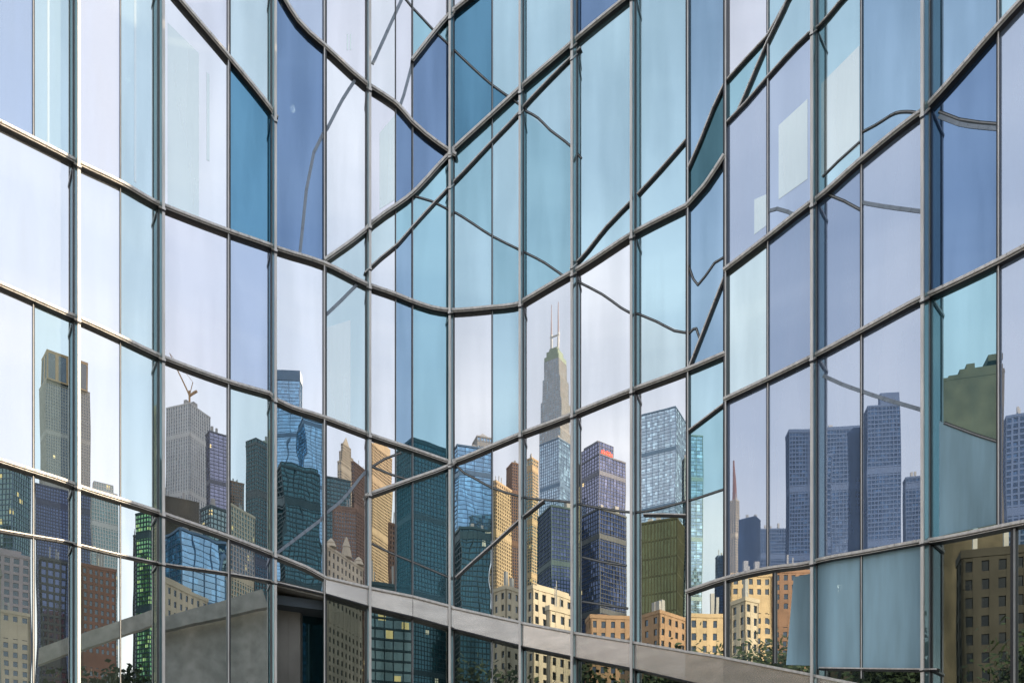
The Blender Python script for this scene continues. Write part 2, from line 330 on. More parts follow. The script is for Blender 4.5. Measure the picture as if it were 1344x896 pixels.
SEED=[(20,80,'V'),(68,80,'P'),(20,270,'W'),(68,300,'W'),(20,490,'W'),(68,450,'P'),(20,650,'C'),(68,680,'C'),(20,850,'C'),(68,850,'C'),
 (130,100,'L'),(180,130,'P'),(130,330,'W'),(180,350,'P'),(130,530,'W'),(180,560,'P'),(130,690,'C'),(180,700,'C'),(130,850,'C'),(180,850,'C'),
 (285,20,'L'),(255,200,'W'),(255,390,'L'),(255,560,'W'),(255,710,'X'),(255,850,'C'),
 (325,40,'P'),(325,220,'B'),(325,420,'V'),(325,600,'P'),(325,730,'V'),(325,850,'C'),
 (395,2,'V'),(375,180,'D'),(395,440,'W'),(395,650,'X'),(400,757,'X'),
 (450,40,'L'),(450,200,'W'),(452,345,'P'),(450,470,'P'),(450,650,'W'),
 (505,60,'W'),(505,220,'L'),(497,325,'P'),(510,365,'W'),(505,480,'W'),(505,600,'W'),(505,720,'C'),
 (530,60,'L'),(535,3,'L'),(530,220,'D'),(530,285,'T'),(530,370,'K'),(530,490,'K'),(530,610,'Q'),(530,700,'T'),
 (575,10,'L'),(552,40,'T'),(585,50,'T'),(570,120,'D'),(550,225,'D'),(575,237,'T'),(548,276,'T'),(565,270,'T'),(565,350,'T'),(565,500,'T'),(575,608,'Q'),(565,700,'Q'),
 (605,2,'L'),(630,40,'B'),(620,60,'B'),(620,140,'B'),(610,212,'T'),(625,240,'T'),(622,360,'Q'),(622,500,'W'),(622,612,'W'),(622,700,'X'),
 (664,60,'Q'),(660,135,'B'),(664,155,'T'),(664,220,'Q'),(664,370,'T'),(664,500,'Q'),(664,610,'W'),(664,730,'C'),
 (720,40,'Q'),(725,93,'T'),(735,140,'Q'),(715,240,'V'),(720,300,'V'),(705,365,'T'),(745,360,'T'),(720,480,'W'),(720,600,'W'),(720,740,'C'),
 (790,10,'D'),(800,100,'Q'),(790,200,'Q'),(800,320,'Q'),(800,360,'W'),(790,460,'W'),(790,590,'W'),(790,750,'C'),
 (870,90,'Q'),(870,260,'Q'),(870,360,'Q'),(870,470,'P'),(870,590,'W'),(870,760,'C'),
 (925,60,'K'),(935,180,'G'),(925,300,'T'),(925,350,'K'),(945,440,'K'),(928,500,'Q'),(940,520,'Q'),(928,600,'T'),(928,700,'P'),(928,820,'C'),
 (970,30,'L'),(995,90,'T'),(960,130,'T'),(1000,100,'T'),(980,250,'f'),(980,430,'P'),(980,640,'f'),(980,810,'C'),
 (1015,10,'L'),(1045,30,'Q'),(1035,200,'V'),(1035,390,'F'),(1035,600,'f'),(1035,790,'C'),
 (1090,5,'Q'),(1100,140,'Q'),(1100,350,'F'),(1100,590,'f'),(1100,800,'S'),(1165,80,'K'),(1165,300,'f'),(1165,560,'f'),(1165,800,'S'),(1100,885,'N'),(1165,885,'N'),
 (1265,50,'K'),(1265,250,'D'),(1265,540,'T'),(1265,850,'N'),(1325,8,'Q'),(1325,180,'f'),(1325,500,'f'),(1325,850,'N')]
def inside(poly,p):
    s=None
    for i in range(len(poly)):
        a,b=poly[i],poly[(i+1)%len(poly)]
        c=(b[0]-a[0])*(p[1]-a[1])-(b[1]-a[1])*(p[0]-a[0])
        if s is None: s=c>0
        elif (c>0)!=s: return False
    return True
PLAB={'B':'deep blue pane','D':'indigo pane','G':'dark green pane','S':'pane closed by a plain blue blind','L':'pale lavender pane'}
LEAF={'S':'blue_blind_pane','N':'shopfront_pane','F':'fritted_pane','f':'fritted_pane','C':'lower_pane','X':'lower_pane'}
npane=0
for xa,xb in zip(EDGES,EDGES[1:]):
    k=facet((xa+xb)/2)
    cells=[[(xa,YT),(xb,YT),(xb,YB),(xa,YB)]]
    cuts=[(l[2]) for l in LN if l[1]]+([LEDGE_T,LEDGE_B] if xa>=426 else [])
    for P in cuts:
        ya,yb=ev(P,xa),ev(P,xb)
        if ya is None or yb is None: continue
        nc=[]
        for c in cells:
            u,d=split(c,(xa,ya),(xb,yb))
            for q in (u,d):
                if len(q)>2 and area(q)>25: nc.append(q)
            if (len(u)<=2 or area(u)<=25) and (len(d)<=2 or area(d)<=25): nc.append(c)
        cells=nc
    cells.sort(key=lambda c: sum(p[1] for p in c)/len(c))
    last='W'
    for c in cells:
        cx=sum(p[0] for p in c)/len(c); cy=sum(p[1] for p in c)/len(c)
        if xa>=426 and ev(LEDGE_T,cx)<cy<ev(LEDGE_B,cx): continue
        if xa==357 and cy>790: continue
        ty=None
        for (sx,sy,st) in SEED:
            if xa<sx<xb and inside(c,(sx,sy)): ty=st
        if ty is None:
            ty=last if cy<560 else ('N' if xa>=426 and cy>ev(LEDGE_B,cx) else ('C' if cy>700 else last))
        last=ty
        mb=MB(); mb.prism([pix(k,p[0],p[1]) for p in c], -nrm(k)*.02)
        nm='glass_pane'
        if xa<426 and cy>690 or (xa>=426 and cy>660): nm='lower_pane'
        if ty in LEAF: nm=LEAF[ty]
        elif ty in 'TBKDGV' : nm='tinted_pane'
        po=par(mb.build(nm,G[ty])); npane+=1
        if ty in PLAB: po['label']=PLAB[ty]
print('panes',npane)

def bar(mb, k, p, q, h, d, back=0.0, mi=0, up=0.0):
    """box along p->q on facet k: height h in the plane, standing out d"""
    n=nrm(k); e=(q-p).normalized(); w=n.cross(e).normalized()
    if w.z<0: w=-w
    p=p+w*up; q=q+w*up
    o0=n*back; o1=n*d
    mb.hexa([p-w*h/2+o0,q-w*h/2+o0,q+w*h/2+o0,p+w*h/2+o0,p-w*h/2+o1,q-w*h/2+o1,q+w*h/2+o1,p+w*h/2+o1],mi)
KW={'T':('transom',.128),'t':('glazing_bar_or_reflection',.085),'r':('glazing_bar_or_reflection',.07),'g':('glazing_bar_or_reflection',.09)}  # r and g are solid stand-ins for reflections in the panes
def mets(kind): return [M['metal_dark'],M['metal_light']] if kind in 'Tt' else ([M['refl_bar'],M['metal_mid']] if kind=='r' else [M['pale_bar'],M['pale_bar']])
for kind,spl,P in LN:
    nm,h=KW[kind]; mb=MB()
    xs=[p[0] for p in P]+[b[0] for b in PL if P[0][0]<b[0]<P[-1][0]]
    if kind!='r' or len(P)>4: xs+=[x for x in range(int(P[0][0])+9,int(P[-1][0])-4,14) if min(abs(x-q) for q in xs)>5]
    xs=sorted(set(xs))
    for a,b in zip(xs,xs[1:]):
        if b-a<.5: continue
        k=facet((a+b)/2); p=pix(k,a,sm(P,a)); q=pix(k,b,sm(P,b))
        e=(q-p).normalized()*.012; p=p-e; q=q+e
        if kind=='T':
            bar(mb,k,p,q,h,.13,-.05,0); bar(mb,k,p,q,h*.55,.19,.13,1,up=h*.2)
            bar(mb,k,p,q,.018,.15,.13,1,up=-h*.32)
        elif kind=='t':
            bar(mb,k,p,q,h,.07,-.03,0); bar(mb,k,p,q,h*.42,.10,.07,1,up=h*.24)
        else:
            bar(mb,k,p,q,h,.02,-.02,0)
            if kind=='r': bar(mb,k,p,q,h*.3,.03,.02,1)
    if kind in 'Tt' and spl:      # the transom turns out along each deep mullion
        for j,(xb_,xf,_) in enumerate(PL):
            if xb_!=xf and P[0][0]-2<=xb_<=P[-1][0]+2 and ev(P,xb_) is not None:
                y=ev(P,xf) if ev(P,xf) is not None else ev(P,xb_)
                B=pts[j]; y0=ev(P,xb_)
                a=Vector((B.x,B.y,CAMZ+(H-y0)/F*B.y)); dy=B.y-.36; b=Vector((T(xf)*dy,dy,CAMZ+(H-y)/F*dy))
                dr=(b-a).normalized(); sd=dr.cross(Vector((0,0,1))).normalized()*.045; upv=Vector((0,0,h*.5))
                b=b+dr*.01
                mb.hexa([a-sd-upv,b-sd-upv,b+sd-upv,a+sd-upv,a-sd+upv,b-sd+upv,b+sd+upv,a+sd+upv],0)
                b2=b+dr*.02; s2=sd*1.12; u1=Vector((0,0,h*.02)); u2=Vector((0,0,h*.52))
                mb.hexa([a-s2+u1,b2-s2+u1,b2+s2+u1,a+s2+u1,a-s2+u2,b2-s2+u2,b2+s2+u2,a+s2+u2],1)
    par(mb.build(nm,mets(kind)))
# deep mullions: base gasket, glass blade, metal nose
ZT=CAMZ+(H-YT)/F*30.6
for j,(xb_,xf,_) in enumerate(PL):
    B=pts[j]
    if xb_==xf: continue
    dy=B.y-.36; Fp=Vector((T(xf)*dy,dy)); d=(Fp-B).normalized(); s=Vector((-d.y,d.x))
    def bx(a,b,w,mi,z0=0.0,z1=ZT+.3):
        P0=B+d*a; P1=B+d*b; q=[P0-s*w,P1-s*w,P1+s*w,P0+s*w]
        mb.hexa([(p.x,p.y,z0) for p in q]+[(p.x,p.y,z1) for p in q],mi)
    Ln=(Fp-B).length
    
    mb=MB(); bx(Ln-.06,Ln,.037,0); bx(Ln-.10,Ln-.06,.03,1); mo=par(mb.build('deep_mullion',[M['metal_light'],M['metal_dark']]))
    mb=MB(); bx(-.06,.04,.05,0); bx(.04,.10,.035,1); mb.build('mullion_base',[M['metal_dark'],M['metal_mid']],mo)
    mb=MB(); bx(.10,Ln-.06,.022,0); mb.build('glass_fin',M['fin'],mo)
# slender mullions and joints
def vbar(x,w,d,ranges,name,mats,k=None):
    k=facet(x-.01) if k is None else k; mb=MB()
    for y0,y1 in ranges:
        p=pix(k,x,y0); q=pix(k,x,y1); n=nrm(k); a=math.radians(PL[k][2]); u=Vector((math.cos(a),math.sin(a),0))
        def bb(w0,w1,d0,d1,mi):
            r=[p+u*w0+n*d0,p+u*w1+n*d0,p+u*w1+n*d1,p+u*w0+n*d1]; r2=[q+(v-p) for v in r]
            mb.hexa(r2+r,mi)
        bb(-w/2,w/2,-.02,d,0); bb(-w/2,-w*.12 if x<500 else w/2,d,d+.02,1) if x<500 else bb(w*.12,w/2,d,d+.02,1)
    par(mb.build(name,mats))
dk=[M['metal_dark'],M['metal_mid']]; lt=[M['metal_dark'],M['metal_light']]
full=[(YT,YB)]
vbar(44,.045,.04,[(YT,188),(396,615),(624,YB)],'window_joint',dk)
vbar(158,.03,.03,full,'window_joint',dk)
vbar(300,.085,.10,full,'mullion',lt)
vbar(426,.10,.12,[(YT,YB)],'mullion',lt)
vbar(519,.045,.03,[(YT,790)],'window_joint',dk)
vbar(541,.06,.05,[(YT,YB)],'window_joint',dk)
vbar(646,.05,.04,full,'window_joint',dk)
vbar(903,.09,.10,full,'mullion',lt)
vbar(953,.10,.12,full,'mullion',lt)
vbar(1008,.06,.05,[(YT,750)],'window_joint',lt); vbar(1017,.10,.05,[(752,870)],'window_joint',dk)
vbar(1131,.055,.05,[(YT,890)],'window_joint',lt)
vbar(1311,.07,.06,[(YT,690)],'window_joint',lt); vbar(1331,.12,.06,[(694,YB)],'window_joint',dk)
# curved steel ledge, one panel to each bay
xsL=[426,482,541,595,686,833,953,1071,1220,1440]
for a,b in zip(xsL,xsL[1:]):
    mb=MB(); sub=[a]+[p[0] for p in PL if a<p[0]<b]+[b]
    for c,e in zip(sub,sub[1:]):
        k=facet((c+e)/2); n=nrm(k); g=.008
        p,q=pix(k,c,ev(LEDGE_T,c)),pix(k,e,ev(LEDGE_T,e)); r,s_=pix(k,e,ev(LEDGE_B,e)),pix(k,c,ev(LEDGE_B,c))
        ee=(q-p).normalized()*g
        if c==a: p=p+ee; s_=s_+ee
        if e==b: q=q-ee; r=r-ee
        o=Vector((0,0,.05))
        mb.hexa([s_-n*.05,r-n*.05,q-o-n*.05,p-o-n*.05,s_+n*.22,r+n*.22,q-o+n*.22,p-o+n*.22],0)
        mb.hexa([p-o-n*.05,q-o-n*.05,q+o-n*.05,p+o-n*.05,p-o+n*.30,q-o+n*.30,q+o*.4+n*.30,p+o*.4+n*.30],1)
        mb.hexa([s_-o*.8-n*.05,r-o*.8-n*.05,r-n*.05,s_-n*.05,s_-o*.8+n*.27,r-o*.8+n*.27,r+n*.27,s_+n*.27],2)
    par(mb.build('ledge_panel',[M['ledge'],M['metal_light'],M['metal_dark']]))
# recess under the ledge: column, soffit, dark door glass
k=3
def rec(x,y,dd):
    d=depth(k,x)+dd; return Vector((T(x)*d,d,CAMZ+(H-y)/F*d))
mb=MB()
for xa_,xb_ in ((358,378),(378.3,394)):
    mb.prism([rec(xa_,775,.9),rec(xb_,770,.9),rec(xb_,YB+60,.9),rec(xa_,YB+60,.9)],Vector((0,.5,0)))
par(mb.build('concrete_column',M['concrete']))
mb=MB(); mb.prism([pix(k,355,767),pix(k,425,784),pix(k,425,784)+Vector((0,2,.0)),pix(k,355,767)+Vector((0,2,.0))],Vector((0,0,.2)))
par(mb.build('soffit',M['concrete']))
mb=MB(); mb.prism([rec(394,745,1.2),rec(432,760,1.2),rec(432,YB+60,1.2),rec(394,YB+60,1.2)],Vector((0,.03,0)))
par(mb.build('recessed_pane',G['G']))
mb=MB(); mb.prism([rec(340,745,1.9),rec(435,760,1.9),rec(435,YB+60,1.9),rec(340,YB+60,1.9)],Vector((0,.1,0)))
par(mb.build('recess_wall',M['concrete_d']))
# inside of the building, roof and back
mb=MB(); mbr=MB()
for k in range(NF):
    A,B=pts[k],pts[k+1]; n=nrm(k).to_2d()
    A2,B2=A+Vector((0,4.5)),B+Vector((0,4.5))
    mb.face([(A2.x,A2.y,0),(B2.x,B2.y,0),(B2.x,B2.y,ZT),(A2.x,A2.y,ZT)])
    for z in [CAMZ+(H-y)/F*27 for y in (770,590,400,200,10)]:
        o=Vector((0,.35)); 
        mb.hexa([(A.x,A.y+.35,z-.15),(B.x,B.y+.35,z-.15),(B2.x,B2.y,z-.15),(A2.x,A2.y,z-.15),(A.x,A.y+.35,z+.15),(B.x,B.y+.35,z+.15),(B2.x,B2.y,z+.15),(A2.x,A2.y,z+.15)])
    mbr.hexa([(A.x,A.y-.1,ZT+.25),(B.x,B.y-.1,ZT+.25),(B.x,50,ZT+.25),(A.x,50,ZT+.25),(A.x,A.y-.1,ZT+1.2),(B.x,B.y-.1,ZT+1.2),(B.x,50,ZT+1.2),(A.x,50,ZT+1.2)])
par(mb.build('interior_wall',M['interior'])); par(mbr.build('roof',M['metal_mid']))
mb=MB(); a,b=pts[0],pts[NF]
mb.hexa([(a.x-.3,a.y,0),(a.x,a.y,0),(a.x,50,0),(a.x-.3,50,0),(a.x-.3,a.y,ZT+.2),(a.x,a.y,ZT+.2),(a.x,50,ZT+.2),(a.x-.3,50,ZT+.2)])
mb.hexa([(b.x,b.y,0),(b.x+.3,b.y,0),(b.x+.3,50,0),(b.x,50,0),(b.x,b.y,ZT+.2),(b.x+.3,b.y,ZT+.2),(b.x+.3,50,ZT+.2),(b.x,50,ZT+.2)])
mb.hexa([(a.x,49.7,0),(b.x,49.7,0),(b.x,50,0),(a.x,50,0),(a.x,49.7,ZT+.2),(b.x,49.7,ZT+.2),(b.x,50,ZT+.2),(a.x,50,ZT+.2)])
par(mb.build('side_wall',M['metal_mid']))
# blinds laid on the glass; the thin strips paint light seen inside
def blind(poly,mat='p',dd=-.006):
    xm=sum(p[0] for p in poly)/len(poly); k=facet(xm); n=nrm(k)
    mb=MB(); mb.prism([pix(k,x,y)-n*dd for x,y in poly],-n*.003); par(mb.build('blind_or_lit_strip',G[mat]))
blind([(220,30),(261,70),(261,286),(220,276)]); blind([(1078,110),(1128,60),(1128,190),(1078,232)])
blind([(1022,165),(1060,130),(1060,235),(1022,262)]); blind([(990,262),(1006,255),(1006,296),(990,308)])
blind([(498,175),(519,150),(519,262),(498,275)])
blind([(428,430),(460,420),(460,560),(428,548)])
blind([(1042,757),(1066,752),(1066,873),(1032,872)],'S',-.02)
blind([(1233,552),(1255,563),(1282,573),(1308,580),(1308,687),(1233,703)],'S')
for q in ([(271,95),(275,98),(275,212),(271,210)],[(62,-20),(65,-20),(65,192),(62,190)],[(176,0),(179,0),(179,240),(176,238)],[(455,45),(457,45),(457,66),(455,66)],[(459,45),(461,45),(461,66),(459,66)]): blind(q,'p')  # narrow pale strips imitate lit strips inside the rooms
# ceiling lamps seen inside
for i,(x,y,lab) in enumerate([(388,127,'small glowing globe lamp inside the indigo pane left of the crossing bars'),
        (175,88,'small lit lamp inside the second bay from the left, top row'),
        (322,352,'small lit lamp inside the lavender blue pane beside the third deep mullion')]):
    k=facet(x); P=pix(k,x,y)-nrm(k)*.5
    r=empty('pendant_lamp',lab,'lamp',P,group='lamps inside the glass building')
    mb=MB(); 
    for j in range(5):
        a0=math.pi*j/5-math.pi/2; a1=math.pi*(j+1)/5-math.pi/2
        mb.cyl((0,0),.085*math.cos(a0)+.001,.085*math.cos(a1)+.001,.11*math.sin(a0),.11*math.sin(a1))
    mb.build('lamp_globe',M['lamp'],r)
    mb=MB(); mb.cyl((0,0),.008,.008,.11,.9); mb.build('cord',M['metal_dark'],r)

# ------------------------------------------------------------------ the city across the street, which the glass mirrors
def reflect(k,P):
    A=pts[k]; n=nrm(k).to_2d(); return P-2*((P-A).dot(n))*n
DS=2.2
def tower(g,name,label,cat,xl,xc,xr,ytop,D,wall,glass,bay=3.0,floor=3.6,pier=.28,span=.35,a0=None,tiers=(),proud=.4,zbase=0,roof=None,par_h=1.0,depthm=22,win=True,group=None):
    """a building standing behind the photographer, where facet g of the curved glass mirrors it"""
    D*=DS; depthm=depthm*1.6; q_=.70 if D>340 else .86; bay*=q_; floor*=q_; proud*=.8
    t=T(xc); th=math.degrees(math.atan(t))
    if xr<=xc+.5: a=th-3
    elif xl>=xc-.5: a=th+93
    else: a=th+(a0 if a0 is not None else max(12,min(78,90*(xr-xc)/(xr-xl))))
    ar=math.radians(a); C=Vector((t*D,D)); uL=Vector((-math.cos(ar),math.sin(ar))); uR=Vector((math.sin(ar),math.cos(ar)))
    def ln(u,x):
        q=T(x); return (q*C.y-C.x)/(u.x-q*u.y)
    wl=ln(uL,xl) if xl<xc-.5 else depthm
    wr=ln(uR,xr) if xr>xc+.5 else depthm
    Lp=reflect(g,C+uL*wl); Rp=reflect(g,C+uR*wr); Cp=reflect(g,C)
    ex=(Lp-Cp); ang=math.atan2(ex.y,ex.x); ey=(Rp-Cp); s=1 if (ex.x*ey.y-ex.y*ey.x)>0 else -1
    root=empty(name,label,cat,(Cp.x,Cp.y,0),ang,group)
    Z=lambda y: CAMZ+(H-y)/F*D
    wm=WALL[wall]; gm=CG[glass]
    W_=MB(); Gl=MB()
    def block(x0,x1,y0,y1,z0,z1,bay=bay,win=True):
        ya,yb=sorted((s*y0,s*y1))
        if not win:
            W_.box(x0,x1,ya,yb,z0,z1); return
        Gl.box(x0+proud,x1-proud,ya+proud,yb-proud,z0,z1-.3)
        nf=max(1,round((z1-z0)/floor)); fh=(z1-z0)/nf
        for i in range(nf+1):
            zc=z0+i*fh; k_=.5 if (nf>24 and i%17==11) else 0; h0=max(z0,zc-fh*(span/2+k_)); h1=min(z1,zc+fh*(span/2+k_*1.2))
            if h1-h0<.02: continue
            e=.06; W_.box(x0+e,x1-e,ya+e,yb-e,h0,h1)
        if pier>0:
            nb=max(1,round((x1-x0)/bay)); bw=(x1-x0)/nb
            for i in range(nb+1):
                c=x0+i*bw; a_,b_=max(x0,c-bw*pier/2),min(x1,c+bw*pier/2)
                W_.box(a_,b_,ya,ya+proud+.1,z0,z1); W_.box(a_,b_,yb-proud-.1,yb,z0,z1)
            nb=max(1,round((yb-ya)/bay)); bw=(yb-ya)/nb
            for i in range(nb+1):
                c=ya+i*bw; a_,b_=max(ya,c-bw*pier/2),min(yb,c+bw*pier/2)
                W_.box(x0,x0+proud+.1,a_,b_,z0,z1); W_.box(x1-proud-.1,x1,a_,b_,z0,z1)
    zt=Z(ytop)
    block(0,wl,0,wr,zbase,zt,win=win)
    W_.box(-.15,wl+.15,*sorted((-s*.15,s*(wr+.15))),zt,zt+par_h)
    z=zt+par_h
    for tr in tiers:      # (inset left, inset right, inset front, inset back) in metres as fractions, top row, windows?
        (f0,f1,g0,g1),yt=tr[0],tr[1]; z1=Z(yt)
        if len(tr)>2 and tr[2]=='solid': W_.box(wl*f0,wl*f1,*sorted((s*wr*g0,s*wr*g1)),z,z1)
        elif len(tr)>2 and tr[2]=='pyr':
            y0,y1=sorted((s*wr*g0,s*wr*g1)); x0,x1=wl*f0,wl*f1; cx,cy=(x0+x1)/2,(y0+y1)/2
            b=[(x0,y0,z),(x1,y0,z),(x1,y1,z),(x0,y1,z)]
            for i in range(4): W_.face([b[i],b[(i+1)%4],(cx,cy,z1)])
        else: block(wl*f0,wl*f1,wr*g0,wr*g1,z,z1)
        z=z1
    W_.build('wall',wm,root,fix=False); 
    if Gl.v: Gl.build('window_glass',gm,root,fix=False)
    # roof plant
    rm=MB(); rnd=random.Random(hash(label)%9999 if False else len(label)*7+int(xl))
    for i in range(3):
        fx,fy=rnd.uniform(.1,.7),rnd.uniform(.1,.7); w=min(wl,wr)*rnd.uniform(.1,.2); 
        if not tiers: rm.box(wl*fx,wl*fx+w,*sorted((s*wr*fy,s*(wr*fy+w))),zt+par_h-.02,zt+par_h+rnd.uniform(2,6))
    if rm.v: rm.build('roof_plant',WALL['grey'],root,fix=False)
    return root,wl,wr*s,zt,z,ang,D
def crane(root,x,y,z,sc,mat):
    mb=MB(); mb.tube((x,y,z),(x,y,z+9*sc),.5*sc); mb.tube((x,y,z+7*sc),(x+10*sc,y,z+26*sc),.35*sc,r2=.15*sc); mb.tube((x,y,z+7*sc),(x-4*sc,y,z+8*sc),.6*sc); mb.tube((x-2*sc,y,z+12*sc),(x+10*sc,y,z+26*sc),.08*sc); mb.tube((x,y,z+7*sc),(x-2*sc,y,z+12*sc),.2*sc)
    mb.build('crane',mat,root)
# group indices of the facets
# 0,1: left bays  2: third bay  3  4  5  6  7  8  9  10  11  12  13
ot='office_tower'; ap='apartment_block'
tower(1,ot,'blue green glass office block with yellow lit rooms, leftmost mirrored tower','tower',-18,17,41,613,200,'steel','office',2.5,3.8,.10,.16)
r=tower(1,ot,'tall grey tower with bronze columned crown','tower',52,60,119,497,330,'grey','dark',2.6,3.6,.30,.22,a0=78,
  tiers=(((.0,.93,.06,.94),459,'solid'),))
tower(1,'tower_crown','bronze columns topping the tall grey tower','crown',54,61,116,459,329.0,'bronze','dark',11,60,.28,.10,a0=78,zbase=CAMZ+(H-498)/F*330*DS)
tower(1,ot,'dark navy grid tower below the bronze crowned one','tower',45,46,122,634,300,'navy','navy',2.8,3.6,.30,.28,a0=80)
tower(1,ot,'pale green gridded tower with gold screened top','tower',118,120,155,642,270,'light','office',2.3,3.6,.35,.22,a0=80,tiers=(((0,.85,.1,.85),630),))
tower(1,ot,'dark teal glass tower with yellow green lit floors','tower',178,196,214,672,230,'teal','green',3.0,3.6,.08,.3)
tower(1,ot,'slim dark slab beside the teal glass tower','tower',174,176,180,703,240,'dark','dark')
tower(1,ap,'red brown brick apartment block with chamfered corner','building',105,107,153,742,130,'red','dark',2.2,3.0,.5,.4,a0=80)
tower(1,ap,'black gridded mid rise beside the brick block','building',50,52,88,733,140,'dark','navy',2.6,3.2,.3,.3,a0=80)
tower(1,ap,'mauve and cream apartment block at far left of the mirrored row','building',-25,-22,40,722,125,'mauve','dark',2.8,3.0,.4,.35,a0=82,tiers=(((.2,.8,.3,.8),712,'solid'),))
tower(1,ap,'cream apartment block below the mauve one','building',-25,-22,39,800,120,'cream','dark',3.0,3.2,.5,.42,a0=82)
r=tower(2,ot,'pale grey ribbed tower with a crane on its roof','tower',217,249,276,529,310,'light','ribbed',3.4,3.8,.5,.16)
crane(r[0],r[1]*.45,r[2]*.5,r[3],2.0,WALL['bronze'])
tower(2,ot,'lavender glass tower right of the crane','tower',270,274,299,566,300,'purple','purple',5,3.8,.06,.12,a0=75)
tower(2,ap,'olive rendered block in front of the pale ribbed tower','building',206,208,261,650,210,'olive','dark',4,4,.5,.5,a0=80,win=False)
tower(2,ot,'low teal glass block beneath the lavender tower','tower',262,275,299,664,200,'teal','office',3,3.6,.08,.2)
tower(2,ap,'brick slab tower right of the lavender one','building',300,302,321,631,280,'brown','dark',2.4,3.2,.4,.4,a0=75)
tower(2,ap,'cream gridded apartment block with orange roof tank','building',299,303,335,662,180,'cream','office',2.6,3.2,.35,.25,a0=40)
tower(2,ot,'black tower with green lit glass head','tower',323,336,352,582,250,'dark','teal',3,3.6,.2,.3,tiers=(((0,1,0,1),574),))
tower(2,ot,'green glass tower behind the black one','tower',338,346,362,580,262,'copper','green',3,3.6,.1,.2)
tower(2,ot,'bright blue glass block over the masonry house','tower',206,240,296,694,170,'steel','blue',7,3.8,.04,.06)
tower(2,ap,'cream masonry house with arched top windows','building',200,202,272,757,105,'cream','dark',3.0,3.6,.6,.45,a0=40,tiers=(((0,.8,.1,.7),748,'solid'),))
tower(3,ot,'tall sky blue glass tower with violet crown','tower',350,393,396,499,310,'steel','blue',12,3.8,.03,.05,tiers=(((0,.97,0,1),486,'solid'),))
tower(3,ot,'blue glass tower right of the violet crowned one','tower',386,396,436,548,300,'steel','blue',9,3.8,.04,.05,a0=70)
r=tower(3,ot,'dark green glass tower with teal screened roof','tower',364,372,421,612,210,'teal','teal',3,3.6,.10,.25,a0=72,tiers=(((.03,.97,.03,.97),604),))
r=tower(4,ot,'ornate cream spire tower','tower',443,448,466,606,360,'cream','dark',2.6,3.6,.5,.3,a0=35,tiers=(((.1,.9,.1,.9),590),((.22,.78,.22,.78),578),((.3,.7,.3,.7),566,'pyr')))
tower(4,ot,'dark teal glass block left of the spire','tower',418,425,460,626,260,'teal','teal',3,3.6,.1,.25,a0=78)
tower(4,ap,'brown brick tower right of the spire','building',461,464,492,607,270,'brown','dark',2.4,3.2,.45,.4,a0=35)
tower(4,ap,'lower brown brick tower under the spire','building',436,438,468,664,230,'brown','dark',2.2,3.2,.45,.4,a0=80)
r=tower(4,ap,'cream hotel with carved roof ornaments','building',427,430,476,718,130,'cream','dark',3.0,3.6,.55,.42,par_h=.8,a0=32,tiers=(((.1,.9,.05,.95),714,'solid'),))
mb=MB()
for fx,hh in ((.12,3),(.55,7),(.9,3)):
    c=(r[1]*.5,r[2]*fx); mb.cyl(c,2,1.3,r[4],r[4]+hh*.5,8); mb.cyl(c,1.5,.3,r[4]+hh*.5,r[4]+hh,8)
mb.build('roof_ornament',WALL['cream'],r[0],fix=False)
tower(5,ap,'tan apartment tower with dense small windows','building',486,489,514,582,280,'tan','dark',2.4,3.1,.35,.38,a0=32,tiers=(((.0,.25,.1,.9),570,'solid'),))
tower(5,ot,'dark teal glass tower with faceted roofline','tower',520,541,606,578,230,'teal','teal',3,3.8,.06,.14,a0=60,tiers=(((.1,.9,.05,.9),570,'solid'),))
tower(5,ap,'small brown tower with teal cap','building',510,512,521,688,170,'brown','dark',2,3,.4,.4,a0=50)
tower(5,ot,'low green glass building at the foot of the tan tower','building',478,480,541,766,110,'teal','office',3,3.4,.1,.2,a0=80)
tower(6,ot,'bright blue glass tower with green lower half','tower',592,600,645,584,250,'steel','blue',9,3.8,.03,.06,a0=74)
tower(6,ot,'slim grey tower with a chamfered crown','tower',620,626,645,573,300,'grey','paleblue',3,3.6,.2,.2,a0=74,tiers=(((.1,.9,.1,.9),562,'pyr'),))
tower(6,ot,'dark green ribbed glass block','tower',592,603,645,693,170,'teal','teal',2.6,3.4,.1,.2,a0=74)
tower(6,ap,'cream apartment tower with lit side','building',646,651,672,632,240,'tan','dark',2.6,3.1,.45,.35,a0=35)
tower(6,ap,'dark brown slab tower behind the cream one','building',664,672,694,608,300,'brown','dark',2.4,3.2,.4,.35)
tower(6,ap,'beige masonry house under the cream tower','building',646,664,700,772,105,'cream','dark',3.2,3.6,.6,.45,a0=45)
r=tower(7,ot,'skyscraper with green copper crown and twin antennas','tower',708,737,750,560,400,'grey','paleblue',2.6,3.6,.45,.2,
   tiers=(((.03,.97,.04,.96),520),((.08,.92,.08,.92),490),((.14,.86,.12,.88),466)))
z=r[4]; w,d_=r[1],r[2]
Z7=lambda y: CAMZ+(H-y)/F*400*DS
mb=MB(); 
for (f,y0,y1) in ((.14,466,460),(.22,460,452),(.32,452,447)):
    x0,x1=w*f,w*(1-f); ya,yb=sorted((d_*f,d_*(1-f))); mb.box(x0,x1,ya,yb,Z7(y0),Z7(y1))
mb.build('copper_crown',WALL['copper'],r[0],fix=False)
mb=MB()
for fx in (.34,.66):
    mb.tube((w*fx,d_*.5,Z7(447)),(w*fx,d_*.5,Z7(425)),1.4,r2=1.1,n=6); mb.tube((w*fx,d_*.5,Z7(425)),(w*fx,d_*.5,Z7(384)),.9,r2=.35,n=6,mi=1)
mb.tube((w*.28,d_*.5,Z7(428)),(w*.72,d_*.5,Z7(428)),.9)
mb.build('antenna',[WALL['light'],WALL['mauve']],r[0],fix=False)
